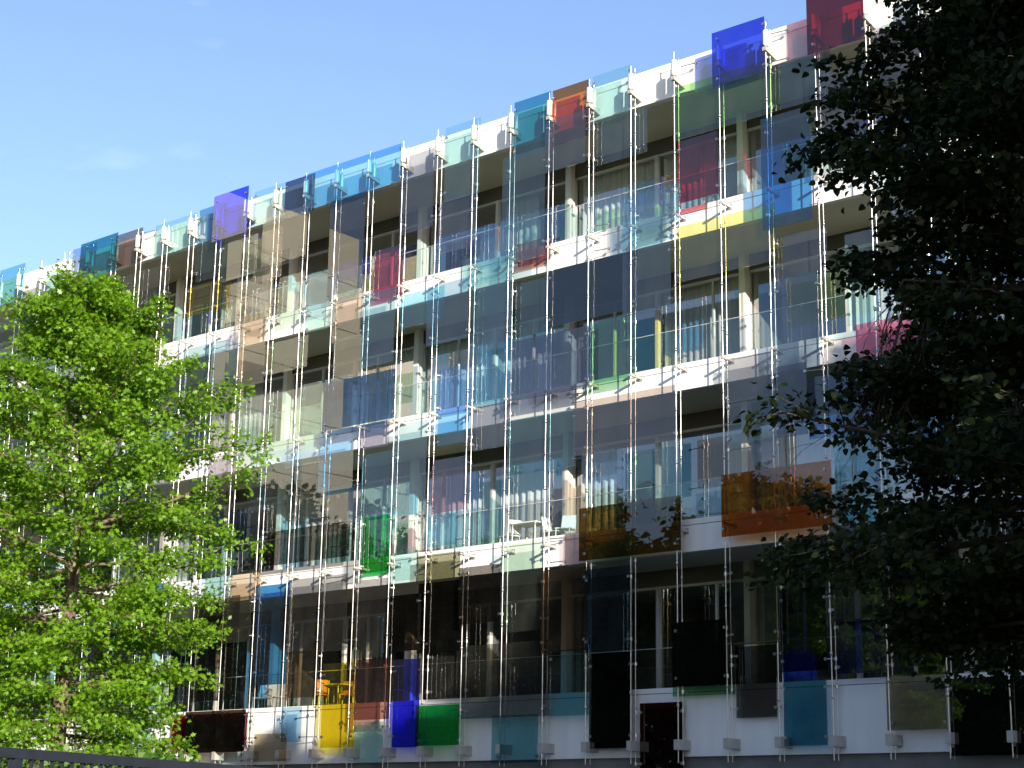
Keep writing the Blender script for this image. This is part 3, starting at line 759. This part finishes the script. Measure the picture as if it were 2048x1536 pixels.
# a bare drooping spray of dead twigs on the lime's facade side
tw = MB(); rg_ = random.Random(8); lft = Vector((-0.755, -0.655, 0)).normalized()
def twig(p, d, n, step, r, depth):
    pts = [p]
    for q in range(n):
        d = (d + Vector((rg_.uniform(-.22,.22), rg_.uniform(-.22,.22), rg_.uniform(-.20,.10)))).normalized()
        pts.append(pts[-1] + d*step)
        if depth and rg_.random() < 0.75:
            twig(pts[-1], (d + lft*rg_.uniform(-.5,.9) + Vector((0,0,rg_.uniform(-.7,.4)))).normalized(), max(3, n-2), step*0.75, r*0.55, depth-1)
    tw.tube(pts, [r*(1-0.7*q/n) for q in range(n+1)], 5, cap=False)
c0 = Vector((0, 0, 3.6 + 1.3))
for q in range(6):
    s0 = c0 + lft*rg_.uniform(1.0, 1.7) + Vector((rg_.uniform(-.2,.2), rg_.uniform(-.2,.2), rg_.uniform(-.2,.4)))
    tw.tube([c0 + lft*0.2 + Vector((0,0,.2)), c0.lerp(s0, .5) + Vector((0,0,.18)), s0], [0.028, 0.020, 0.012], 6, cap=False)
    twig(s0, (lft*rg_.uniform(.2, 1.0) + Vector((0,0,-0.75))).normalized(), 6, 0.19, 0.011, 2)
tw.build('twig_spray', M['darkbark'], t)

# trees along the street that shade the right corner and mirror in the glass
proto = None
crown_env = envelope([(0,1.5),(.14,3.0),(.4,4.2),(.6,4.3),(.8,3.2),(.93,1.6),(1,.3)])
spots = [(31,-23.5,14.5,'shading the lime tree'), (37,-16.5,18.5,'standing right of the building corner'), (46,-17,19,'furthest right along the street'), (40,-25,16.5,'right behind the photographer'),
         (29.5,-16.5,12.2,'close to the right corner of the forecourt'),
         (-8,-29,13.0,''), (-16,-31,15.5,''), (-25,-29,16.5,''), (-33,-32,15,''), (-41,-20,12,''), (-50,-19,13,''), (2,-36,11.5,''), (-20,-39,18,''), (-12,-37,15,''), (-30,-37,17,''), (-4,-33,12,''), (-60,-24,15,''), (-37.5,-25.5,14.5,''), (-37.5,-33,15.5,''), (-36,-19.5,15,''), (-33,-39,14,'')]
for k, (x, y, h, wds) in enumerate(spots):
    if proto is None:
        proto = make_tree('street_tree', (0,0,0), 13.0, crown_env, 95, 21, M['darkbark'], M['farleaf'], LIME, 0.26, z_lo=0.10, per_node=13, rise=(0.9, 0.15), n_sec=11, trunk_r=0.25, sec_len=1.5, spread=0.28, squash=0.7)
        r = proto
    else:
        r = proto.copy(); COL.objects.link(r)
        for ch in proto.children:
            c = ch.copy(); COL.objects.link(c); c.parent = r
    s = h/13.0; r.location = (x, y, ground_z(y)); r.scale = (s*1.05, s*1.05, s); r.rotation_euler = (0, 0, k*1.7)
    tag(r, ('tall leafy street tree %s' % wds) if wds else '%s tall street tree of the row mirrored in the facade glass' % ordinal(k-4), 'tree', 'street trees across the road')

# beige block across the street, mirrored in the upper panes
ob = empty('beige_building', (-60, -29.3, ground_z(-32)))
tag(ob, 'tall beige tower across the street mirrored in the left upper panes', 'building')
m = MB()
for k in range(12):      # storeys with a thin joint between
    m.box(-15, 15, -5.2, 5.2, k*3.0 + (0.06 if k else 0), k*3.0 + 3.0)
m.box(-14.9, 14.9, -5.1, 5.1, 0.5, 35.9); m.box(-6, 6, -3, 4, 36.0, 38.5); m.build('wall', M['beige'], ob)
for k in range(11):
    f = MB(); f.box(15.0, 15.04, 2.0, 4.2, 0.9+k*3.0, 2.4+k*3.0); f.build('window', M['lintel'], ob)
hg = empty('added_hedge', (-20, -43, -3.14)); tag(hg, 'unseen tall hedge across the street added to darken reflections in the lowest panes', 'hedge')  # unseen hedge, added as a dark backdrop for reflections in the low panes
m = MB(); m.box(-55, 40, -0.9, 0.9, 0, 4.0); m.build('twig_core', surf('added_hedge_twigs', (0.02, 0.025, 0.01), 0.9, var=0.4, scale=10), hg)
rg = np.random.default_rng(14); n = 9000
pos = np.stack([rg.uniform(-55, 40, n), rg.uniform(0.85, 1.2, n), rg.uniform(0, 4.3, n)], -1)
link(leaf_cloud('foliage', M['farleaf'], pos, rg.normal(0, 1, (n, 3)), 0.38, SIMPLE, 15), 'foliage', hg)

# ------------------------------------------------------------------ railing and hedge at the lower left
A, B = Vector((16.1, -27.0, -0.965)), Vector((15.06, -23.7, -0.965))
d = (B - A).normalized(); nrm = Vector((d.y, -d.x, 0))
A2 = A - d*3.0; Ltot = (B - A).length + 9.0
rl = empty('railing', A2 - Vector((0,0,1.05))); tag(rl, 'dark blue grey metal railing with upright bars at lower left', 'railing')
def rail_box(m, a, b, hw, z0, z1):
    q = nrm*hw
    m.hexa([a+q+Vector((0,0,z0)), b+q+Vector((0,0,z0)), b-q+Vector((0,0,z0)), a-q+Vector((0,0,z0)), a+q+Vector((0,0,z1)), b+q+Vector((0,0,z1)), b-q+Vector((0,0,z1)), a-q+Vector((0,0,z1))])
o0 = Vector((0,0,1.05))
m = MB(); rail_box(m, o0, o0 + d*Ltot, 0.03, -0.075, -0.004)
rail_box(m, o0, o0 + d*Ltot, 0.022, -0.004, 0.0); m.build('handrail', M['paintrail'], rl)
m = MB(); rail_box(m, o0, o0 + d*Ltot, 0.02, -0.95, -0.90); m.build('bottom_rail', M['paintrail'], rl)
nb = int(Ltot/0.125)
bm_ = MB(); 
for k in range(1): bm_.box(-0.011, 0.011, -0.011, 0.011, -0.90, -0.076)
bar_me = bm_.mesh('bar', M['paintrail'])
for k in range(nb): link(bar_me, 'bar', rl, o0 + d*(0.06 + k*0.125), (0, 0, math.atan2(d.y, d.x)))
pm = MB(); pm.box(-0.03, 0.03, -0.03, 0.03, -1.25, -0.076); post_me = pm.mesh('post', M['paintrail'])
for k in range(0, nb, 12): link(post_me, 'post', rl, o0 + d*(0.06 + k*0.125 + 0.0625), (0, 0, math.atan2(d.y, d.x)))

hb = Vector((8.6, -21.2, ground_z(-21.2)))
hd = Vector((0.62, 0.78, 0)).normalized()
he = empty('hedge', hb); tag(he, 'clipped bright green hedge behind the dark railing', 'hedge')
rg = np.random.default_rng(4)
n = 9000; L_, Wd, Hh = 8.0, 0.7, -0.68 - hb.z
u = rg.uniform(-6.4, 1.6, n); v = rg.uniform(-1, 1, n); zz = rg.uniform(0.05, 1, n)
top = rg.random(n) < 0.3; zz = np.where(top, 1.0, zz); v = np.where(top, v, np.sign(v)*rg.uniform(0.75, 1.0, n))
hn = np.array([hd.y, -hd.x, 0]); hdv = np.array([hd.x, hd.y, 0])
pos = hdv[None]*u[:, None] + hn[None]*(v*Wd/2)[:, None] + np.array([0, 0, 1.0])[None]*(zz*Hh + rg.normal(0, .03, n))[:, None]
me = leaf_cloud('foliage', M['hedgeleaf'], pos, rg.normal(0, 1, (n, 3)) + hn[None]*0.5, 0.10, SIMPLE, 9)
link(me, 'foliage', he)
m = MB()
q = Vector(hn)*Wd*0.3
a, b = hd*-6.3, hd*1.5
m.hexa([a+q, b+q, b-q, a-q, a+q+Vector((0,0,Hh*.9)), b+q+Vector((0,0,Hh*.9)), b-q+Vector((0,0,Hh*.9)), a-q+Vector((0,0,Hh*.9))])
m.build('twig_core', surf('hedge_twigs', (0.03, 0.035, 0.015), 0.9, var=0.4, scale=10), he)
